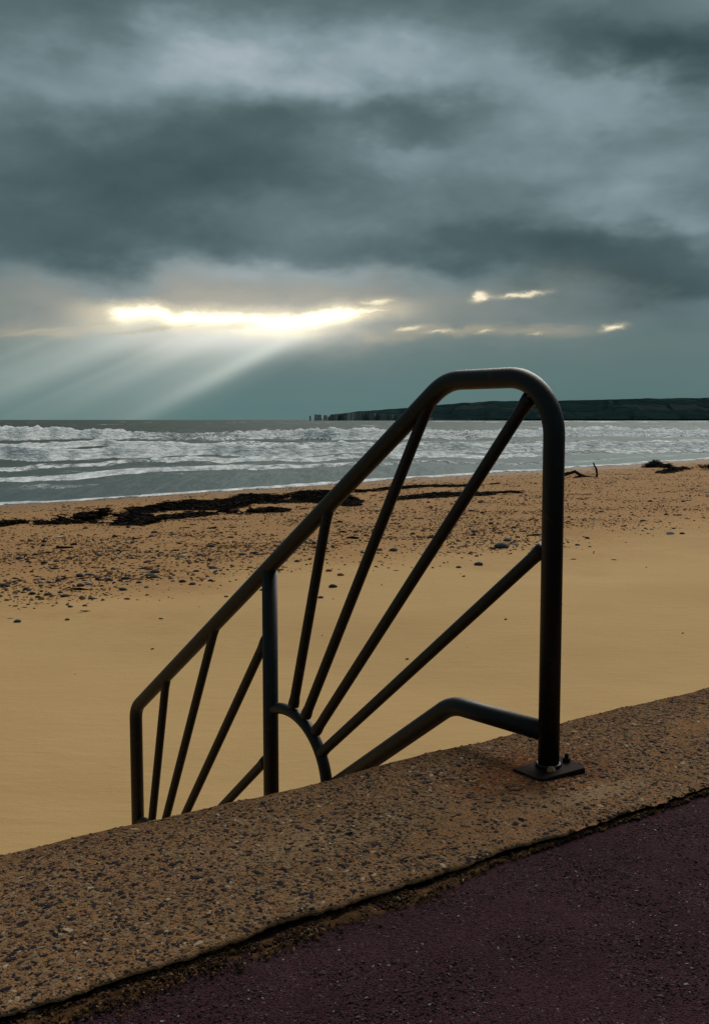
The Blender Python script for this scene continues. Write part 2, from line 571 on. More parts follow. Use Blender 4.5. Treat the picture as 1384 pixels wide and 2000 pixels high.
def build_sea():
    az = np.concatenate([np.linspace(-75, -26, 30)[:-1], np.linspace(-26, 26, 640), np.linspace(26, 75, 30)[1:]])
    az = np.radians(az)
    rows = np.concatenate([np.arange(1030, 960, -1.5), np.arange(960, 835, -.42), np.arange(835, 821.2, -.3)])
    yv = np.array([pix_r(p, SEA_Z) for p in rows])
    yv = np.concatenate([yv, [8000, 14000, 30000, 60000]])
    T = np.tan(az)
    Yg, Tg = np.meshgrid(yv, np.clip(T, -3.5, 3.5), indexing='ij')
    Xg = Yg * Tg
    rr = 3.18 * 2000 / Yg + 820            # row on which this range is seen straight ahead
    pxv = Tg * 2000 + 692
    ds = d_sea(Xg, Yg)
    z = np.full_like(Xg, SEA_Z); foam = np.zeros_like(Xg)
    # wind sea
    off = smooth(ds, 0, 25)
    chop = (fbm(Xg * .16, Yg * .10, 4, 31) - .5) * .55 + (fbm(Xg * .05, Yg * .028, 3, 41) - .5) * .9 * smooth(Yg, 80, 260)
    z += chop * off * np.clip(1.5 - Yg / 3000, 0, 1)
    # breakers
    wob = (fbm(Tg * 9, Tg * 0 + 3.3, 4, 51) - .5)
    breakers = [  # pixel row of the foot at x = -400, 0, 350, 700, 1000, 1384, 1800 ; height m ; foam length ; strength along x
        ([862, 861, 857, 859, 856, 852, 850], 2.0, [1, 1, .62, 1, .75, .8, .7], 61),
        ([878, 876, 874, 871, 868, 862, 858], .75, [.7, .75, .8, .6, .4, .3, .3], 67),
        ([904, 900, 894, 887, 884, 874, 866], .95, [1, 1, 1, .95, .8, .7, .6], 71),
        ([922, 918, 906, 900, 893, 882, 872], .34, [.5, .55, .7, .75, .8, .6, .6], 77),
        ([946, 939, 923, 910, 905, 888, 874], .26, [.75, .8, .75, .65, .4, .25, .25], 81),
        ([843, 842, 840, 838, 838, 836, 835], 1.0, [.0, .0, .0, .1, .55, .6, .6], 87),
    ]
    xs = [-400, 0, 350, 700, 1000, 1384, 1800]
    dark_ahead = np.zeros_like(Xg)
    for foot, hgt, strength, seed in breakers:
        fp = np.interp(pxv, xs, foot) + (fbm(Tg * 14, Tg * 0 + seed, 4, seed) - .5) * 9 * (np.mean(foot) - 815) / 60
        rf = 3.18 * 2000 / (fp - 820)
        env = np.interp(pxv, xs, strength) * (.62 + .7 * fbm(Tg * 8, Tg * 0 + seed * 1.7, 3, seed + 3))
        env = np.clip(env * 1.12, 0, 1.2)
        u = Yg - rf                                    # metres behind the foot of the breaker
        wdt = hgt * 2.2 + 1.2
        prof = smooth(u, 0, wdt) * np.exp(-np.clip(u - wdt, 0, None) / (hgt * 6 + 3))
        rag = .75 + .5 * fbm(Xg * .9, Yg * .6, 3, seed + 5)
        z += hgt * prof * env * rag
        fl = smooth(u, -1.0, .6) * np.exp(-np.clip(u - wdt * 1.1, 0, None) / (hgt * 2.6 + 1.0))
        foam = np.maximum(foam, fl * np.clip(env * 1.1, 0, 1) * 1.0)
        wash = smooth(u, -hgt * 16 - 7, -.3) * (u < .6)  # lace left in front of the breaker
        foam = np.maximum(foam, wash * env * .36)
        dark_ahead = np.maximum(dark_ahead, env * smooth(u, -wdt * 2.2 - 3.0, -1.2) * (1 - smooth(u, -1.0, -.1)))
        back = (u > 0) * np.exp(-u / (hgt * 9 + 4)) * .24 * env
        foam = np.maximum(foam, back)
    foam *= 1 - .75 * np.clip(dark_ahead, 0, 1)
    foam *= .80 + .45 * fbm(Xg * .2, Yg * .06, 4, 91)
    # streaks and whitecaps
    surf = smooth(ds, 1.5, 9) * (1 - smooth(Yg, 170, 230))
    st = fbm(Xg * .22 + Yg * .03, Yg * .42, 5, 101)
    foam = np.maximum(foam, surf * smooth(st, .46, .70) * .34)
    cap = fbm(Xg * .035, Yg * .012, 5, 111)
    foam = np.maximum(foam, smooth(cap, .66, .78) * .62 * smooth(Yg, 170, 260) * (1 - smooth(Yg, 3500, 6000)))
    hz = smooth(pxv, 700, 900) * smooth(Yg, 900, 1500) * (1 - smooth(Yg, 2600, 4200))
    foam = np.maximum(foam, hz * smooth(fbm(Tg * 60, np.log(Yg) * 3, 4, 121), .42, .62) * .75)
    # the thin white lip of the last wash on the sand
    lip = (fbm(Xg * .35, Yg * .35, 4, 131) - .5) * 1.6
    e = ds + .1 + lip
    lipm = smooth(e, -.9, -.1) * (1 - smooth(e, .3, 1.4))
    foam = np.maximum(foam, lipm * .95)
    z += lipm * .05 - (1 - smooth(ds, -6, 0)) * .30
    z += (1 - off) * smooth(ds, -1, 1) * .015
    shallow = (1 - smooth(ds, 2, 45)) * .85
    o = mesh_obj('sea', np.stack([Xg, Yg, z], -1).reshape(-1, 3), grid_faces(*Xg.shape), M['sea'])
    add_attr(o, 'foam', np.clip(foam, 0, 1)); add_attr(o, 'shallow', shallow)
    tag(o, 'grey green sea with rows of white breakers', 'sea', kind='structure')


build_sea()


# ------------------------------------------------------------------ beach
def build_beach():
    az = np.radians(np.concatenate([np.linspace(-70, -28, 50)[:-1], np.linspace(-28, 28, 330), np.linspace(28, 52, 60)[1:]]))
    s = np.linspace(0, 1, 330)
    dirs = np.stack([np.sin(az), np.cos(az)], -1)
    r0 = (B_BACK - .12) / (dirs @ WN)
    den = dirs @ SN
    rs = np.where(den > .02, (SP @ SN) / np.maximum(den, .02), 900)
    r1 = np.minimum(np.maximum(rs, 5) * 1.25 + 6, 900)
    R = r0[None, :] * (r1 / r0)[None, :] ** s[:, None]
    X = R * dirs[None, :, 0]; Y = R * dirs[None, :, 1]
    z = beach_z(X, Y)
    o = mesh_obj('beach', np.stack([X, Y, z], -1).reshape(-1, 3), grid_faces(*X.shape), M['sand'])
    add_attr(o, 'zone', np.clip(zone(X, Y), 0, 1.5))
    tag(o, 'sandy beach, smooth near the wall and pebbly towards the sea', 'beach', kind='structure')


build_beach()


# ------------------------------------------------------------------ headland and chalk stacks across the bay
def build_headland():
    xs = [640, 646, 660, 690, 740, 800, 860, 960, 1095, 1200, 1384, 1700, 2200, 2800, 3400]
    ys = [817, 812, 810, 806, 800.5, 796.5, 790, 783.5, 783, 780, 776.5, 772, 778, 790, 806]
    px = np.concatenate([np.arange(640, 900, 2.0), np.arange(900, 1500, 4), np.arange(1500, 3400, 20)])
    R0 = 4300.0
    tops = np.interp(px, xs, ys)
    tops = tops + (fbm(px * .05, px * 0, 3, 3) - .5) * 1.6
    depth = np.concatenate([[0, 2, 25, 60], np.linspace(120, 1500, 34), np.linspace(1700, 3000, 6)])
    T = (px - 692) / 2000
    verts = np.zeros((len(depth), len(px), 3))
    for i, d in enumerate(depth):
        wig = (fbm(px * .02, px * 0 + 9, 3, 23) - .5) * 300 + (fbm(px * .14, px * 0 + 4, 3, 29) - .5) * 60 * (1 - smooth(px, 700, 850))
        Y = R0 + wig + d
        ridge = (820 - tops) / 2000 * (R0 + 1500) + EYE
        cl = np.interp(px, [640, 700, 780, 860, 1100], [.95, .70, .30, .06, .03])       # share of the height that is cliff
        t = np.clip(d / 1500, 0, 1)
        prof = np.where(d < 1, -.2, cl + (1 - cl) * (t ** .75))
        if d > 1500: prof = prof * (1 - .25 * (d - 1500) / 1500)
        rough = (fbm(px * .04 + 3, np.full_like(px, d * .004), 4, 37) - .5) * .28 * smooth(d, 0, 200) * (1 - smooth(d, 1100, 1500))
        z = ridge * np.clip(prof + rough, -.2, 1.05)
        if d < 1: z = np.full_like(px, -6.0)
        verts[i, :, 0] = T * Y; verts[i, :, 1] = Y; verts[i, :, 2] = z
    o = mesh_obj('headland', verts.reshape(-1, 3), grid_faces(len(depth), len(px)), M['land'], smooth=False)
    tag(o, 'dark green headland with pale cliffs across the bay', 'headland', kind='structure')

    def stack(name, x0, x1, ytop, label, notch=None):
        Y = R0 - 60
        w = (x1 - x0) / 2000 * Y; h = (820 - ytop) / 2000 * Y + EYE - SEA_Z; cx = ((x0 + x1) / 2 - 692) / 2000 * Y
        nu, nv = 40, 14; V = []; Fc = []
        for j in range(nv):
            f = j / (nv - 1)
            for i in range(nu):
                a = 2 * math.pi * i / nu
                k = 1.06 - .16 * f + .22 * (float(fbm(i * .45 + x0, j * .5, 3, 7)) - .5)
                ca, sa = math.cos(a), math.sin(a)
                sq = 1 / max(abs(ca), abs(sa)) ** .6
                zz = h * f * (1 + (.10 * (float(fbm(ca * 2 + x0, sa * 2, 2, 77)) - .5) if j == nv - 1 else 0)) + SEA_Z - .5
                V.append((cx + ca * sq * w / 2 * k, Y + sa * sq * w * .7 * k, zz))
        for j in range(nv - 1):
            for i in range(nu):
                Fc.append((j * nu + i, j * nu + (i + 1) % nu, (j + 1) * nu + (i + 1) % nu, (j + 1) * nu + i))
        Fc.append(tuple(range((nv - 1) * nu, nv * nu)))
        o = mesh_obj(name, V, Fc, M['chalk'], smooth=False)
        tag(o, label, 'sea stack', 'chalk stacks off the headland')
    stack('sea_stack', 604.2, 607.6, 811.5, 'thin pale chalk needle at the seaward end of the stacks')
    stack('sea_stack', 614, 629, 809.5, 'broad chalk stack with grassy top, second from the open sea')
    stack('sea_stack', 631.5, 640, 811, 'small blocky chalk stack closest to the headland tip')


build_headland()


# ------------------------------------------------------------------ batches of small solids
def blob_base(nu=7, seed=0, rings=((-.55, .62), (.15, 1.0), (.72, .58)), jit=.16):
    g = np.random.default_rng(seed); V = []; Fc = []
    for z, r in rings:
        for i in range(nu):
            a = 2 * math.pi * i / nu + g.uniform(-.2, .2)
            k = r * (1 + g.uniform(-jit, jit))
            V.append((math.cos(a) * k, math.sin(a) * k, z + g.uniform(-.08, .08)))
    V.append((0, 0, 1.0)); n = len(rings)
    for j in range(n - 1):
        for i in range(nu):
            a, b, c, d = j * nu + i, j * nu + (i + 1) % nu, (j + 1) * nu + (i + 1) % nu, (j + 1) * nu + i
            Fc += [(a, b, c), (a, c, d)]
    for i in range(nu): Fc.append(((n - 1) * nu + i, (n - 1) * nu + (i + 1) % nu, n * nu))
    return np.array(V), np.array(Fc)


CHIP = [blob_base(6, k, ((-.5, 1.0), (.55, .78)), .28) for k in range(6)]
PEB = [blob_base(8, 20 + k, ((-.6, .6), (.0, 1.0), (.62, .68)), .15) for k in range(6)]
FLAKE = [blob_base(5, 40 + k, ((-.4, .8), (.45, .6)), .4) for k in range(6)]


def batch(name, bases, pos, scl, rot, mat, tilt=None, smooth=False):
    n = len(pos); pick = RNG.integers(0, len(bases), n); VV = []; FF = []; off = 0
    for k, (V, Fc) in enumerate(bases):
        idx = np.where(pick == k)[0]
        if not len(idx): continue
        v = V[None] * scl[idx][:, None, :]
        if tilt is not None:
            ct, st = np.cos(tilt[idx])[:, None], np.sin(tilt[idx])[:, None]
            v = np.stack([v[..., 0] * ct - v[..., 2] * st, v[..., 1], v[..., 0] * st + v[..., 2] * ct], -1)
        c, s = np.cos(rot[idx])[:, None], np.sin(rot[idx])[:, None]
        v = np.stack([v[..., 0] * c - v[..., 1] * s, v[..., 0] * s + v[..., 1] * c, v[..., 2]], -1) + pos[idx][:, None, :]
        VV.append(v.reshape(-1, 3)); FF.append((Fc[None] + (np.arange(len(idx)) * len(V))[:, None, None] + off).reshape(-1, 3))
        off += len(idx) * len(V)
    return mesh_obj(name, np.concatenate(VV), np.concatenate(FF), mat, smooth=smooth)


# ------------------------------------------------------------------ sea wall with its coping
RAIL_P0 = onz(1070, 1502, 0)
RAIL_A, RAIL_B = wall_ab(RAIL_P0[0], RAIL_P0[1])


def coping_z(a, b):
    return (fbm(a * 2.2, b * 2.2, 3, 201) - .5) * .012 + (fbm(a * 14, b * 14, 3, 207) - .5) * .005


def edge_front(a): return B_FRONT + (fbm(a * 7, a * 0 + 2, 4, 211) - .5) * .030 + (fbm(a * 45, a * 0, 3, 213, .7) - .5) * .018
def edge_back(a): return B_BACK + (fbm(a * 1.6, a * 0 + 7, 3, 217) - .5) * .035 + (fbm(a * 18, a * 0, 2, 219) - .5) * .006


def build_wall():
    root = tag(empty('sea_wall', wall_pt(1.5, (B_FRONT + B_BACK) / 2, -1.5)), 'low brown sea wall with a pebbly exposed aggregate concrete top', 'wall')
    a = np.concatenate([np.linspace(-6, -1.2, 60)[:-1], np.linspace(-1.2, 4.6, 560), np.linspace(4.6, 16, 80)[1:], np.linspace(16, 60, 20)[1:]])
    f = np.linspace(0, 1, 66)
    A, Fg = np.meshgrid(a, f, indexing='ij')
    e0 = edge_front(A); e1 = edge_back(A)
    Bc = e0 + (e1 - e0) * Fg
    Z = coping_z(A, Bc)
    # slightly rounded arrises
    w = (e1 - e0)
    df = Fg * w; db = (1 - Fg) * w
    Z -= np.clip(.010 - df, 0, None) ** 2 / .010 * .5 + np.clip(.03 - db, 0, None) ** 2 / .03 * .9
    cols = [np.stack([A[:, :1], e0[:, :1] + .10, np.full_like(A[:, :1], -.5)], -1), np.stack([A[:, :1], e0[:, :1] + .10, np.full_like(A[:, :1], -.022)], -1),
            np.stack([A[:, :1], e0[:, :1] + .008, np.full_like(A[:, :1], -.011)], -1), np.stack([A[:, :1], e0[:, :1] + .001, np.full_like(A[:, :1], -.007)], -1),
            np.stack([A, Bc, Z], -1), np.stack([A[:, :1], e1[:, :1] + .004, np.full_like(A[:, :1], -.05)], -1), np.stack([A[:, :1], e1[:, :1], np.full_like(A[:, :1], -.16)], -1)]
    G = np.concatenate(cols, 1)
    W = np.stack([G[..., 0] * WD[0] + G[..., 1] * WN[0], G[..., 0] * WD[1] + G[..., 1] * WN[1], G[..., 2]], -1)
    o = mesh_obj('coping', W.reshape(-1, 3), grid_faces(*W.shape[:2])[:, ::-1], M['concrete'])
    ga, gb = G[..., 0], G[..., 1]
    add_attr(o, 'seaward', np.clip((gb - B_FRONT) / (B_BACK - B_FRONT), 0, 1))
    rust = np.exp(-(((ga - RAIL_A + .06) / .30) ** 2 + ((gb - RAIL_B - .02) / .17) ** 2)) * 1.15
    add_attr(o, 'rust', rust)
    worn = np.exp(-(((ga - RAIL_A + .02) / .28) ** 2 + ((gb - RAIL_B + .20) / .06) ** 2)) * .9
    worn = np.maximum(worn, np.exp(-(((ga - RAIL_A + .75) / .4) ** 2 + ((gb - RAIL_B + .05) / .12) ** 2)) * .8)
    add_attr(o, 'worn', worn)
    child_of(o, root)
    # seaward face of the wall below the coping
    V = []; Fc = []
    for aa in (-6, 60):
        for b, z in ((B_FRONT + .15, -.5), (B_BACK - .04, -.12), (B_BACK - .02, -2.2), (B_FRONT + .15, -2.2)): V.append(wall_pt(aa, b, z))
    for i in range(4): Fc.append((i, (i + 1) % 4, 4 + (i + 1) % 4, 4 + i))
    Fc += [(3, 2, 1, 0), (4, 5, 6, 7)]
    w_ = mesh_obj('wall_face', V, Fc, M['concrete'], smooth=False); child_of(w_, root)
    # exposed aggregate, standing proud of the cement
    n = 105000
    aa = np.concatenate([RNG.uniform(-1.1, 3.4, int(n * .74)), 3.4 + 4.6 * RNG.uniform(0, 1, int(n * .26)) ** 1.5]); bb = RNG.uniform(B_FRONT + .004, B_BACK - .015, len(aa))
    dens = fbm(aa * 5, bb * 5, 3, 231)
    bald = .75 * np.exp(-(((aa - RAIL_A + .06) / .22) ** 2 + ((bb - RAIL_B - .02) / .12) ** 2)) + np.exp(-(((aa - RAIL_A + .02) / .25) ** 2 + ((bb - RAIL_B + .20) / .05) ** 2))
    keep = RNG.uniform(0, 1, len(aa)) < smooth(dens, .06, .48) * (1 - bald * .8) * (1 - .55 * smooth(bb, B_BACK - .14, B_BACK))
    keep &= (bb < edge_back(aa) - .026) & (bb > edge_front(aa) + .0025)
    aa, bb = aa[keep], bb[keep]
    s = np.exp(RNG.normal(math.log(.0030), .44, len(aa))); s = np.clip(s, .0014, .009)
    pos = np.stack([aa * WD[0] + bb * WN[0], aa * WD[1] + bb * WN[1], coping_z(aa, bb) + s * .01], -1)
    sc = np.stack([s * RNG.uniform(1.0, 1.7, len(s)), s * RNG.uniform(.6, 1.0, len(s)), s * RNG.uniform(.12, .30, len(s))], -1)
    g = batch('aggregate', CHIP, pos, sc, RNG.uniform(0, 6.28, len(s)), M['chips'], RNG.normal(0, .15, len(s)))
    g['kind'] = 'stuff'; child_of(g, root)


build_wall()

# ------------------------------------------------------------------ promenade
PROM_Z = -.021


def prom_z(a, b): return PROM_Z + (fbm(a * 1.5, b * 1.5, 3, 241) - .5) * .012 + (fbm(a * 30, b * 30, 2, 243) - .5) * .003


def build_promenade():
    a = np.concatenate([np.linspace(-12, -1, 30)[:-1], np.linspace(-1, 3.5, 260), np.linspace(3.5, 60, 60)[1:]])
    f = np.concatenate([[0], np.linspace(0, 1, 150) ** 1.6 ])
    A, Fg = np.meshgrid(a, f, indexing='ij')
    b0 = B_FRONT + .09 + (fbm(A * 6, A * 0 + 3, 4, 251) - .5) * .03
    Bc = b0 - Fg * 12
    Z = prom_z(A, Bc) + (fbm(A * 9, Bc * 9, 3, 253) - .5) * .006
    Z[:, 0] = -.12
    W = np.stack([A * WD[0] + Bc * WN[0], A * WD[1] + Bc * WN[1], Z], -1)
    o = mesh_obj('promenade', W.reshape(-1, 3), grid_faces(*W.shape[:2]), M['promenade'])
    tag(o, 'dark maroon macadam promenade along the sea wall', 'promenade', kind='structure')
    n = 36000
    aa = RNG.uniform(-.9, 3.0, n); bb = RNG.uniform(.75, B_FRONT - .03, n)
    s = np.clip(np.exp(RNG.normal(math.log(.0022), .30, n)), .0012, .0042)
    pos = np.stack([aa * WD[0] + bb * WN[0], aa * WD[1] + bb * WN[1], prom_z(aa, bb) + .0005], -1)
    sc = np.stack([s * RNG.uniform(.9, 1.6, n), s * RNG.uniform(.6, 1.0, n), s * RNG.uniform(.15, .35, n)], -1)
    g = batch('surface_chips', CHIP, pos, sc, RNG.uniform(0, 6.28, n), M['pchips'], RNG.normal(0, .25, n))
    g['kind'] = 'stuff'; child_of(g, o)
    # damp sand and moss gathered in the joint, ragged towards the promenade
    a = np.linspace(-1.5, 5, 900); f = np.linspace(0, 1, 22)
    A, Fg = np.meshgrid(a, f, indexing='ij')
    wd = .012 + .055 * smooth(fbm(A * 1.7, A * 0 + 1, 3, 261), .30, .72) * (.55 + .9 * fbm(A * 11, A * 0 + 5, 3, 265)) + (fbm(A * 40, A * 0, 4, 263, .75) - .5) * .034
    Bc = B_FRONT + .004 - Fg * np.maximum(wd, .002)
    Z = prom_z(A, Bc) - .003 + .010 * smooth(fbm(A * 13, Bc * 30, 4, 267), .30, .70) * np.sin(np.clip(Fg, 0, 1) * math.pi) ** .5
    W = np.stack([A * WD[0] + Bc * WN[0], A * WD[1] + Bc * WN[1], Z], -1)
    o = mesh_obj('sand_drift', W.reshape(-1, 3), grid_faces(*W.shape[:2]), M['dirt'])
    tag(o, 'thin drift of damp brown sand along the joint below the wall', 'sand', kind='stuff')
    n = 24000
    aa = RNG.uniform(-1.0, 4.2, n); e_ = np.abs(RNG.normal(0, 1, n))
    wl = .012 + .050 * smooth(fbm(aa * 1.7, aa * 0 + 1, 3, 261), .30, .72)
    bb = B_FRONT + .006 - e_ * wl * .62
    keep = RNG.uniform(0, 1, n) < smooth(fbm(aa * 16, bb * 30, 3, 269), .25, .6)
    aa, bb = aa[keep], bb[keep]; n = len(aa)
    s = np.clip(np.exp(RNG.normal(math.log(.0022), .45, n)), .001, .005)
    pos = np.stack([aa * WD[0] + bb * WN[0], aa * WD[1] + bb * WN[1], prom_z(aa, bb) + .003 + RNG.uniform(0, .004, n)], -1)
    sc = np.stack([s * RNG.uniform(.9, 1.8, n), s * RNG.uniform(.6, 1.0, n), s * RNG.uniform(.4, .7, n)], -1)
    g = batch('sand_crumbs', CHIP, pos, sc, RNG.uniform(0, 6.28, n), M['crumbs'], RNG.normal(0, .3, n))
    tag(g, 'brown crumbs of soil and grit along the wall joint', 'soil', kind='stuff')


build_promenade()


# ------------------------------------------------------------------ steps down to the beach (behind the wall)
def build_steps():
    root = tag(empty('beach_steps', wall_pt(RAIL_A + .9, B_BACK + 1, -1.5)), 'concrete steps going down to the beach behind the wall', 'steps')
    for k in range(7):
        z = -.18 * (k + 1); b0 = B_BACK + .05 + .26 * k; b1 = b0 + .26
        V = []
        for aa in (RAIL_A - .22, RAIL_A + 1.9):
            for b, zz in ((b0, z - .6), (b1, z - .6), (b1, z - .02), (b1 - .02, z), (b0, z)): V.append(wall_pt(aa, b, zz))
        Fc = [(i, (i + 1) % 5, 5 + (i + 1) % 5, 5 + i) for i in range(5)] + [(4, 3, 2, 1, 0), (5, 6, 7, 8, 9)]
        child_of(mesh_obj('step', V, Fc, M['concrete'], smooth=False), root)


build_steps()

# ------------------------------------------------------------------ handrail: everything lies in one upright plane
RD = np.array([-.63, .777, 0]); RD /= np.linalg.norm(RD)
RNOR = np.array([RD[1], -RD[0], 0])
RAIL_ROOT = tag(empty('stair_handrail', RAIL_P0), 'dark tubular steel handrail with sunburst bars at the top of the beach steps', 'handrail')


def rp(px, py):
    d = ray(px, py); E_ = np.array([0, 0, EYE])
    t = ((RAIL_P0 - E_) @ RNOR) / (d @ RNOR); p = d * t + E_
    return np.array([(p - RAIL_P0) @ RD, p[2]])


def r3(p, off=0.0): return RAIL_P0 + RD * p[0] + np.array([0, 0, p[1]]) + RNOR * off


def fillet(pts, radii, seg=14):
    out = [np.array(pts[0], float)]
    for k in range(1, len(pts) - 1):
        p0, p1, p2 = (np.array(pts[k + i], float) for i in (-1, 0, 1))
        u = (p0 - p1) / np.linalg.norm(p0 - p1); v = (p2 - p1) / np.linalg.norm(p2 - p1)
        ang = math.acos(np.clip(u @ v, -1, 1)); d = radii[k - 1] / math.tan(ang / 2)
        c = p1 + (u + v) / np.linalg.norm(u + v) * radii[k - 1] / math.sin(ang / 2)
        s0 = p1 + u * d - c; s1 = p1 + v * d - c
        a0 = math.atan2(s0[1], s0[0]); a1 = math.atan2(s1[1], s1[0]); da = (a1 - a0 + math.pi) % (2 * math.pi) - math.pi
        for i in range(seg + 1):
            a = a0 + da * i / seg; out.append(c + radii[k - 1] * np.array([math.cos(a), math.sin(a)]))
    out.append(np.array(pts[-1], float))
    return out


def sweep3(name, pts, rad, mat, seg=22, ref=None):
    """round tube through 3-D points; rad is a number or a list"""
    pts = [np.array(p, float) for p in pts]; n = len(pts)
    rads = rad if hasattr(rad, '__len__') else [rad] * n
    V = []; Fc = []
    ref = RNOR if ref is None else np.array(ref, float)
    for i, p in enumerate(pts):
        if i == 0: t = pts[1] - pts[0]
        elif i == n - 1: t = pts[-1] - pts[-2]
        else:
            t = (pts[i + 1] - p) / np.linalg.norm(pts[i + 1] - p) + (p - pts[i - 1]) / np.linalg.norm(p - pts[i - 1])
        t = t / np.linalg.norm(t)
        a = ref - t * (ref @ t); a /= np.linalg.norm(a); b = np.cross(t, a)
        for k in range(seg):
            th = 2 * math.pi * k / seg
            V.append(p + rads[i] * (math.cos(th) * a + math.sin(th) * b))
    for i in range(n - 1):
        for k in range(seg):
            Fc.append((i * seg + k, i * seg + (k + 1) % seg, (i + 1) * seg + (k + 1) % seg, (i + 1) * seg + k))
    Fc.append(tuple(range(seg - 1, -1, -1))); Fc.append(tuple(range((n - 1) * seg, n * seg)))
    return mesh_obj(name, V, Fc, mat)


def bar(p0, p1, r):
    p0, p1 = np.array(p0, float), np.array(p1, float); L = np.linalg.norm(p1 - p0)
    k = [0, .010, .022, .032, .045, L - .060, L - .047, L - .034, L - .020, L]
    return rail_part('spoke', [p0 + (p1 - p0) * x / L for x in k], [r * f for f in (1.16, 1.15, 1.10, 1.02, 1, 1, 1.03, 1.10, 1.15, 1.16)])


def rail_part(name, pts2, rad, off=0.0, root=RAIL_ROOT):
    return child_of(sweep3(name, [r3(p, off) for p in pts2], rad, M['tube']), root)


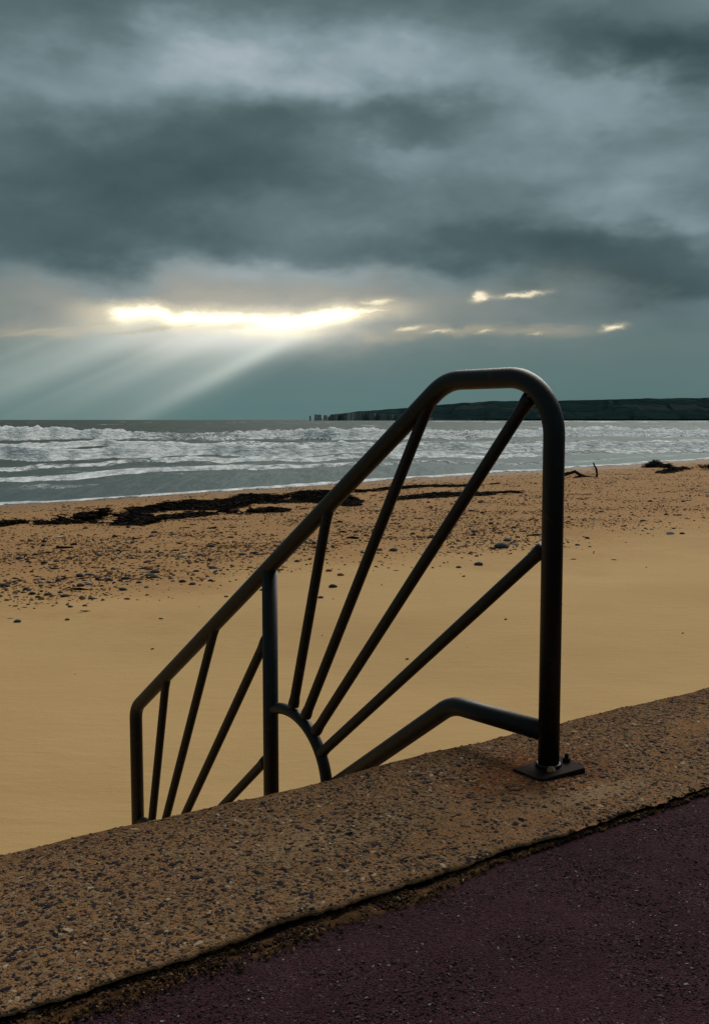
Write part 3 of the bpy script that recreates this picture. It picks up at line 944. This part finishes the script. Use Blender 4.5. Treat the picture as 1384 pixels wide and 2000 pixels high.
def build_rail():
    RT = .0298
    top = rp(945, 740)[1]
    s1, s2 = rp(797, 822), rp(374, 1268); sl = (s2[1] - s1[1]) / (s2[0] - s1[0])
    railz = lambda t: s1[1] + sl * (t - s1[0])
    c2 = np.array([s1[0] + (top - s1[1]) / sl, top])
    tl = rp(268, 1520)[0]; tm = rp(528, 1320)[0]
    c3 = np.array([tl, railz(tl)])
    path = fillet([(0, -.002), (0, top), c2, c3, (tl, -1.55)], [.165, .20, .10])
    rail_part('rail_tube', path, RT)
    rail_part('middle_post', [(tm, railz(tm) - .012), (tm, -1.0)], RT)
    # lower rail: level over the wall top, then parallel to the handrail
    lz = rp(1050, 1424)[1]; b1 = rp(874, 1382); b2 = rp(651, 1535)
    k0 = b1[0] - .02
    lsl = (b2[1] - lz) / (b2[0] - k0)
    end = (tl, lz + lsl * (tl - k0))
    rail_part('lower_rail', fillet([(.005, lz), (k0, lz - .004), end], [.16]), RT * .97)
    # sunburst hubs
    cen = np.array([1.272, -.362]); R = .248
    def hub(c, post_t):
        h0 = math.acos(max(-1, min(1, (post_t + .0 - c[0]) / R))) if abs(post_t - c[0]) < R else .4
        pts = [c + R * np.array([math.cos(h0 + (math.pi - h0) * i / 26), math.sin(h0 + (math.pi - h0) * i / 26)]) for i in range(27)]
        pts.append(pts[-1] + np.array([-.004, -.22]))
        return pts
    rail_part('hub_arc', hub(cen, tm), .0215)
    cen2 = cen + np.array([tl - tm, sl * (tl - tm)])
    rail_part('hub_arc', hub(cen2, tl), .0215)
    RS = .0185
    for (bx, by), (tx, ty), ext in (((573, 1378), (641, 992), 0), ((597, 1398), (842, 776), 0), ((617, 1428), (1034, 776), 0), ((628, 1470), (1062, 1070), 0)):
        bar(rp(bx, by), rp(tx, ty), RS)
    for (bx, by), (tx, ty) in (((298, 1593), (325, 1322)), ((328, 1584), (422, 1218)), ((369, 1575), (520, 1248)), ((456, 1552), (520, 1484))):
        b, t = rp(bx, by), rp(tx, ty); d = (b - t) / np.linalg.norm(b - t)
        e = b + d * .02                                # run on down until it meets the lower hub
        for _ in range(400):
            if np.linalg.norm(e - cen2) <= R or e[1] < -1.3: break
            e = e + d * .005
        bar(e, t, RS)
    # weld beads where bars meet tubes
    # base plate set square to the wall, with bolts
    pl = .088; rot = math.radians(-4)
    ax = WD * math.cos(rot) + WN * math.sin(rot); ay = np.array([-ax[1], ax[0]])
    V = []; th = .009; base = RAIL_P0 + np.array([0, 0, .001]); c0 = -ax * .004 - ay * .012
    prof = [(1, -th), (1, th * .55), (.965, th)]
    for k, z in prof:
        for sx, sy in ((-1, -.8), (-.8, -1), (.8, -1), (1, -.8), (1, .8), (.8, 1), (-.8, 1), (-1, .8)):
            jg = 1 + .05 * math.sin(sx * 7 + sy * 11)
            q = c0 + ax * sx * pl * 1.02 * k * jg + ay * sy * pl * .66 * k * jg
            V.append((base[0] + q[0], base[1] + q[1], base[2] + z + (.003 * sx if z > 0 else 0)))
    Fc = [(j * 8 + i, j * 8 + (i + 1) % 8, (j + 1) * 8 + (i + 1) % 8, (j + 1) * 8 + i) for j in range(2) for i in range(8)] + [tuple(range(16, 24))]
    child_of(mesh_obj('base_plate', V, Fc, M['bolt'], smooth=False), RAIL_ROOT)
    # collar weld round the foot of the post
    sw = [RAIL_P0 + np.array([math.cos(a) * .031, math.sin(a) * .031, .014]) for a in np.linspace(0, 2 * math.pi, 33)[:-1]]
    V = []; Fc = []
    for i, c in enumerate(sw):
        a = 2 * math.pi * i / 32; rr = .0055 * (1 + .3 * math.sin(i * 2.3))
        for k in range(8):
            t = 2 * math.pi * k / 8
            V.append(c + np.array([math.cos(a) * math.cos(t) * rr, math.sin(a) * math.cos(t) * rr, math.sin(t) * rr]))
    for i in range(32):
        for k in range(8): Fc.append((i * 8 + k, ((i + 1) % 32) * 8 + k, ((i + 1) % 32) * 8 + (k + 1) % 8, i * 8 + (k + 1) % 8))
    child_of(mesh_obj('weld_bead', V, Fc, M['tube']), RAIL_ROOT)

    def bolt(u, v, hgt, label=None):
        p = base[:2] + c0 + ax * u + ay * v
        V = []; Fc = []
        rings = [(.014, th, 16), (.014, th + .003, 16), (.0105, th + .0031, 6), (.0105, th + .0115, 6), (.0088, th + .013, 6), (.0058, th + .0131, 16), (.0056, th + hgt, 16), (.004, th + hgt + .002, 16)]
        for r, z, kind in rings:
            for i in range(24):
                a = 2 * math.pi * i / 24; rr = r
                if kind == 6:
                    sec = (a % (math.pi / 3)) - math.pi / 6; rr = r * math.cos(math.pi / 6) / math.cos(sec) * 1.1
                V.append((p[0] + math.cos(a) * rr, p[1] + math.sin(a) * rr, base[2] + z))
        for j in range(len(rings) - 1):
            for i in range(24): Fc.append((j * 24 + i, j * 24 + (i + 1) % 24, (j + 1) * 24 + (i + 1) % 24, (j + 1) * 24 + i))
        Fc.append(tuple(range((len(rings) - 1) * 24, len(rings) * 24)))
        o = mesh_obj('bolt', V, Fc, M['bolt'], smooth=False); child_of(o, RAIL_ROOT)
        if label: o['label'] = label
    bolt(.066, .006, .024, 'black bolt with a short threaded end')
    # lump of pale mortar at the foot of the post
    c = base[:2] - ay * .036 - ax * .022; V, Fc = blob_base(12, 90, ((-.3, 1.0), (.4, .85), (.8, .5)), .15)
    V = V * np.array([.0135, .0115, .013]) + np.array([c[0], c[1], base[2] + th])
    o = mesh_obj('mortar_lump', V, [tuple(f) for f in Fc], M['mortar']); child_of(o, RAIL_ROOT); o['label'] = 'pale lump of mortar on the base plate'


build_rail()


# ------------------------------------------------------------------ shingle and loose stones
def build_pebbles():
    n = 230000
    az = RNG.uniform(math.radians(-27), math.radians(27), n); r = np.exp(RNG.uniform(math.log(8), math.log(100), n))
    x = r * np.sin(az); y = r * np.cos(az); q = zone(x, y)
    n1 = fbm(x * .35, y * .35, 4, 301); n2 = fbm(x * .09, y * .09, 3, 307)
    qq = q + (n1 - .5) * .14 + (n2 - .5) * .16
    den = smooth(qq, .27, .46) * (1 - .72 * smooth(qq, .78, .88)) + .0015 * smooth(q, .1, .2)
    den = den * (.30 + 1.1 * smooth(fbm(x * .8, y * .8, 3, 311), .35, .65))
    keep = (RNG.uniform(0, 1, n) < den * .72) & (q < .985)
    x, y, r, q, az = x[keep], y[keep], r[keep], q[keep], az[keep]
    s = np.exp(RNG.normal(math.log(.0125), .52, len(x))); s = np.clip(s, .005, .06)
    z = beach_z(x, y)
    pos = np.stack([x, y, z + s * .12], -1)
    sc = np.stack([s * RNG.uniform(1.0, 1.6, len(s)), s * RNG.uniform(.7, 1.0, len(s)), s * RNG.uniform(.4, .75, len(s))], -1)
    rot = RNG.uniform(0, 6.28, len(s))
    app = s / r * (np.abs(np.degrees(az)) < 18.5)
    order = np.argsort(-app); single = order[:255]; rest = order[255:]
    g = batch('shingle', PEB, pos[rest], sc[rest], rot[rest], M['shingle'], RNG.normal(0, .2, len(rest)))
    tag(g, 'scattered band of small brown and grey shingle on the beach', 'shingle', kind='stuff')
    # singles share eight meshes per colour
    def peb_mesh(mat, k):
        V, Fc = blob_base(10, 60 + k, ((-.75, .45), (-.3, .88), (.15, 1.0), (.55, .78), (.85, .42)), .10)
        me = bpy.data.meshes.new('pebble'); me.from_pydata([tuple(v) for v in V], [], [tuple(f) for f in Fc]); me.update()
        me.polygons.foreach_set('use_smooth', np.full(len(me.polygons), True)); me.materials.append(M[mat]); return me
    meshes = {c: [peb_mesh(c, k) for k in range(5)] for c in ('slate', 'dark', 'brown', 'pale')}
    words = dict(slate='smooth blue grey pebble', dark='dark flint pebble', brown='reddish brown pebble', pale='pale cream pebble')

    def put(p, scale, rz, c, label, group):
        o = bpy.data.objects.new('pebble', random.choice(meshes[c])); COL.objects.link(o)
        o.location = p; o.scale = scale; o.rotation_euler = (random.uniform(-.12, .12), random.uniform(-.12, .12), rz)
        tag(o, label, 'pebble', group)
    for i in single:
        c = random.choices(['slate', 'dark', 'brown', 'pale'], [.22, .38, .32, .08])[0]
        on_sand = q[i] < .30
        where = 'lying alone on the smooth sand' if on_sand else 'lying in the scattered shingle on the beach'
        put(pos[i], sc[i] * 1.05, rot[i], c, f'small {words[c]} {where}', f'small {words[c]}s ' + ('on the smooth sand' if on_sand else 'in the shingle'))
    # stones large enough to be picked out in the photograph: px, py, width px, colour, label
    big = [(978, 1070, 31, 'slate', 'largest blue grey oblong stone, between the second spoke and the tall post'),
           (990, 1057, 17, 'slate', 'slate stone just behind the largest blue grey stone'),
           (962, 1073, 12, 'dark', 'small dark stone touching the left end of the largest stone'),
           (934, 1104, 19, 'slate', 'flat blue grey stone left of and nearer than the largest stone'),
           (895, 1109, 11, 'dark', 'dark angular stone left of the flat blue grey stone'),
           (768, 1076, 17, 'slate', 'flat grey stone close beside the longest slanting spoke'),
           (741, 1075, 12, 'slate', 'round grey stone touching the edge of a slanting spoke'),
           (930, 1087, 9, 'dark', 'small dark stone just behind the flat blue grey stone'),
           (1010, 1050, 10, 'dark', 'small dark stone farthest right of the largest stone'),
           (924, 1046, 11, 'dark', 'dark stone in the shingle above the largest stone'),
           (1308, 1043, 17, 'pale', 'pale grey stone at right on the sand beside a dark one'),
           (1331, 1043, 10, 'dark', 'dark round stone right of the pale grey stone'),
           (1269, 980, 10, 'slate', 'blue grey stone in the shingle at right below the driftwood'),
           (1333, 980, 9, 'slate', 'blue grey stone in the shingle near the right edge'),
           (650, 1147, 18, 'dark', 'dark knobbly stone on the sand right of the first spoke'),
           (642, 1116, 14, 'brown', 'reddish brown stone behind the dark knobbly stone'),
           (665, 1124, 14, 'brown', 'rusty brown stone right of the reddish one'),
           (580, 1097, 11, 'dark', 'dark stone just right of the top of the middle post'),
           (512, 1153, 10, 'dark', 'small dark stone just left of the middle post'),
           (357, 1137, 15, 'dark', 'left one of two dark stones side by side'),
           (376, 1142, 14, 'slate', 'right one of two dark stones side by side'),
           (411, 1135, 11, 'dark', 'dark stone right of the pair of stones'),
           (156, 1125, 15, 'slate', 'blue grey stone in the shingle at left'),
           (174, 1142, 15, 'pale', 'pale rounded stone in the shingle at left'),
           (241, 1153, 16, 'slate', 'grey wedge shaped stone at the lower edge of the shingle'),
           (63, 1161, 14, 'dark', 'dark stone at the lower left edge of the shingle'),
           (81, 1171, 12, 'brown', 'brown flat stone below the dark stone at left'),
           (10, 1146, 20, 'slate', 'long grey stone at the left edge of the picture'),
           (138, 1186, 10, 'dark', 'small dark stone alone on the sand at left'),
           (166, 1184, 10, 'brown', 'small brown stone alone on the sand at left'),
           (132, 1211, 10, 'brown', 'small red brown stone nearest on the sand at left'),
           (35, 1215, 15, 'slate', 'pale blue flat stone on the sand at far left'),
           (302, 1041, 14, 'slate', 'grey stone high in the shingle below the seaweed'),
           (38, 1092, 14, 'slate', 'blue grey stone in the shingle at far left'),
           (442, 1166, 9, 'brown', 'small brown stone left of the middle post on the sand'),
           (298, 1268, 7, 'brown', 'tiny red brown stone alone on the smooth sand'),
           (626, 1168, 12, 'slate', 'blue grey stone between first and second spokes')]
    for px, py, w, c, lab in big:
        p = on_beach(px, py); d = float(np.hypot(p[0], p[1])); s_ = w / 2000 * d / 2
        put((p[0], p[1], p[2] + s_ * .18), (s_, s_ * .75, s_ * .52), random.uniform(-.3, .3), c, lab, None)


build_pebbles()


# ------------------------------------------------------------------ seaweed along the tide line
def seaweed(name, line, n, width, height, label, group='heaps of seaweed on the tide line', size=.042, kind=None):
    pts = [on_beach(*p[:2]) for p in line]; wt = [p[2] for p in line]
    seglen = [np.linalg.norm((pts[i + 1] - pts[i])[:2]) for i in range(len(pts) - 1)]
    cum = np.concatenate([[0], np.cumsum(seglen)])
    n = int(n * 3.0)
    t = RNG.uniform(0, cum[-1], n)
    x = np.interp(t, cum, [p[0] for p in pts]); y = np.interp(t, cum, [p[1] for p in pts]); w = np.interp(t, cum, wt)
    off = RNG.normal(0, 1, n).clip(-2, 2)
    jx = (fbm(t * .6, t * 0, 3, 401) - .5) * 1.2
    y = y + off * w * width + jx * width; x = x + RNG.normal(0, .15, n)
    dn = fbm(x * 1.3, y * .8, 3, 405)
    keep = RNG.uniform(0, 1, n) < smooth(dn, .36, .54) * w
    x, y, off, w = x[keep], y[keep], off[keep], w[keep]
    n = len(x)
    hh = height * w * np.exp(-off ** 2 * .7) * (.25 + 1.2 * fbm(x * 1.1, y * 1.1, 3, 407)) * RNG.uniform(.3, 1, n)
    s = size * np.exp(RNG.normal(0, .45, n))
    pos = np.stack([x, y, beach_z(x, y) + hh + .01], -1)
    sc = np.stack([s * RNG.uniform(1.2, 2.6, n), s * RNG.uniform(.25, .6, n), s * RNG.uniform(.12, .35, n)], -1)
    o = batch(name, FLAKE, pos, sc, RNG.normal(0, .7, n), M['weed'], RNG.normal(0, .18, n))
    if kind: tag(o, label, 'seaweed', kind=kind)
    else: tag(o, label, 'seaweed', group)


def build_weed():
    seaweed('seaweed_heap', [(258, 1000, .5), (330, 994, .9), (400, 989, 1), (470, 984, 1), (490, 978, 1), (560, 972, 1), (640, 974, 1), (690, 985, .6)], 11000, 1.0, .24,
            'longest black seaweed heap stretching behind the sloping handrail')
    seaweed('seaweed_heap', [(120, 1022, .5), (170, 1016, .9), (215, 1014, 1), (265, 1018, .9), (302, 1022, .4)], 5500, .65, .30, 'rounded black seaweed heap left of the longest heap')
    seaweed('seaweed_heap', [(-60, 1026, .8), (0, 1026, .8), (60, 1022, .7), (120, 1024, .6)], 1800, .35, .12, 'thin black seaweed line at the left edge of the beach')
    seaweed('seaweed_heap', [(322, 1014, .6), (360, 1010, .9), (420, 1004, .6), (480, 1003, .8), (560, 998, .8), (600, 994, .5)], 2600, .35, .14, 'low seaweed strip just below the longest heap')
    seaweed('seaweed_heap', [(690, 962, .7), (760, 955, .8), (830, 950, .7), (880, 950, .6), (960, 946, .4)], 2600, .55, .12, 'upper streaky seaweed patch between the slanting spokes')
    seaweed('seaweed_heap', [(760, 977, .5), (830, 971, .9), (880, 966, .8), (940, 966, .6), (1010, 960, .4)], 2600, .6, .10, 'lower streaky seaweed patch between the slanting spokes')
    seaweed('seaweed_heap', [(1262, 914, .4), (1278, 912, 1), (1292, 912, 1), (1304, 914, .4)], 1300, .6, .50, 'small mound of dark weed near the water right of the driftwood')
    seaweed('seaweed_heap', [(1290, 925, .5), (1330, 917, .9), (1384, 915, .9), (1440, 912, .8), (1500, 908, .6)], 2200, .8, .25, 'dark seaweed strip at the right edge of the beach')
    # scraps everywhere in the shingle and a few on the sand
    n = 5200
    px = RNG.uniform(-150, 1540, n); az = np.arctan((px - 692) / 2000); r = np.exp(RNG.uniform(math.log(9), math.log(90), n))
    x = r * np.sin(az); y = r * np.cos(az); q = zone(x, y)
    den = smooth(q, .2, .5) * .5 + .55 * np.exp(-((q - .80) / .07) ** 2) + .006
    keep = (RNG.uniform(0, 1, n) < den * smooth(fbm(x * .5, y * .5, 3, 421), .35, .6)) & (q < .97)
    x, y = x[keep], y[keep]; n = len(x)
    s = .04 * np.exp(RNG.normal(0, .5, n))
    pos = np.stack([x, y, beach_z(x, y) + .006], -1)
    sc = np.stack([s * RNG.uniform(1, 2.4, n), s * RNG.uniform(.2, .6, n), s * RNG.uniform(.1, .3, n)], -1)
    o = batch('seaweed_scraps', FLAKE, pos, sc, RNG.normal(0, .6, n), M['weed'], RNG.normal(0, .1, n))
    tag(o, 'dark scraps of weed strewn over the beach', 'seaweed', kind='stuff')


build_weed()


# ------------------------------------------------------------------ driftwood beyond the tall post
def build_driftwood():
    base = on_beach(1135, 932); D = base[1]
    def P(px, py, dy=0.0):
        d = ray(px, py); t = (D + dy) / d[1]; p = d * t + np.array([0, 0, EYE]); return p
    root = tag(empty('driftwood_branch', base), 'dark forked driftwood branch standing up from the sand right of the post', 'driftwood')
    def limb(name, pts, r0, r1):
        P3 = [P(*p) for p in pts]; k = np.linspace(0, 1, len(P3))
        child_of(sweep3(name, P3, list((r0 + (r1 - r0) * k) * (1 + .15 * np.sin(k * 17))), M['wood'], 9, (0, 1, .3)), root)
    limb('stem', [(1092, 931, .4), (1100, 927, .3), (1112, 924, .1), (1122, 921, 0), (1130, 926, -.1), (1140, 930, 0), (1152, 932, .1), (1166, 932, .3)], .10, .045)
    limb('branch', [(1164, 933, .1), (1165, 926, 0), (1164, 917, .05), (1161, 911, .1), (1157, 904, .2)], .065, .03)
    limb('twig', [(1163, 915, .05), (1160, 909, -.1), (1160, 904, -.2)], .03, .014)
    limb('branch', [(1115, 935, -.3), (1128, 931, -.2), (1140, 930, 0)], .035, .06)
    limb('twig', [(1122, 921, 0), (1134, 930, .3), (1146, 934, .5)], .06, .03)


build_driftwood()
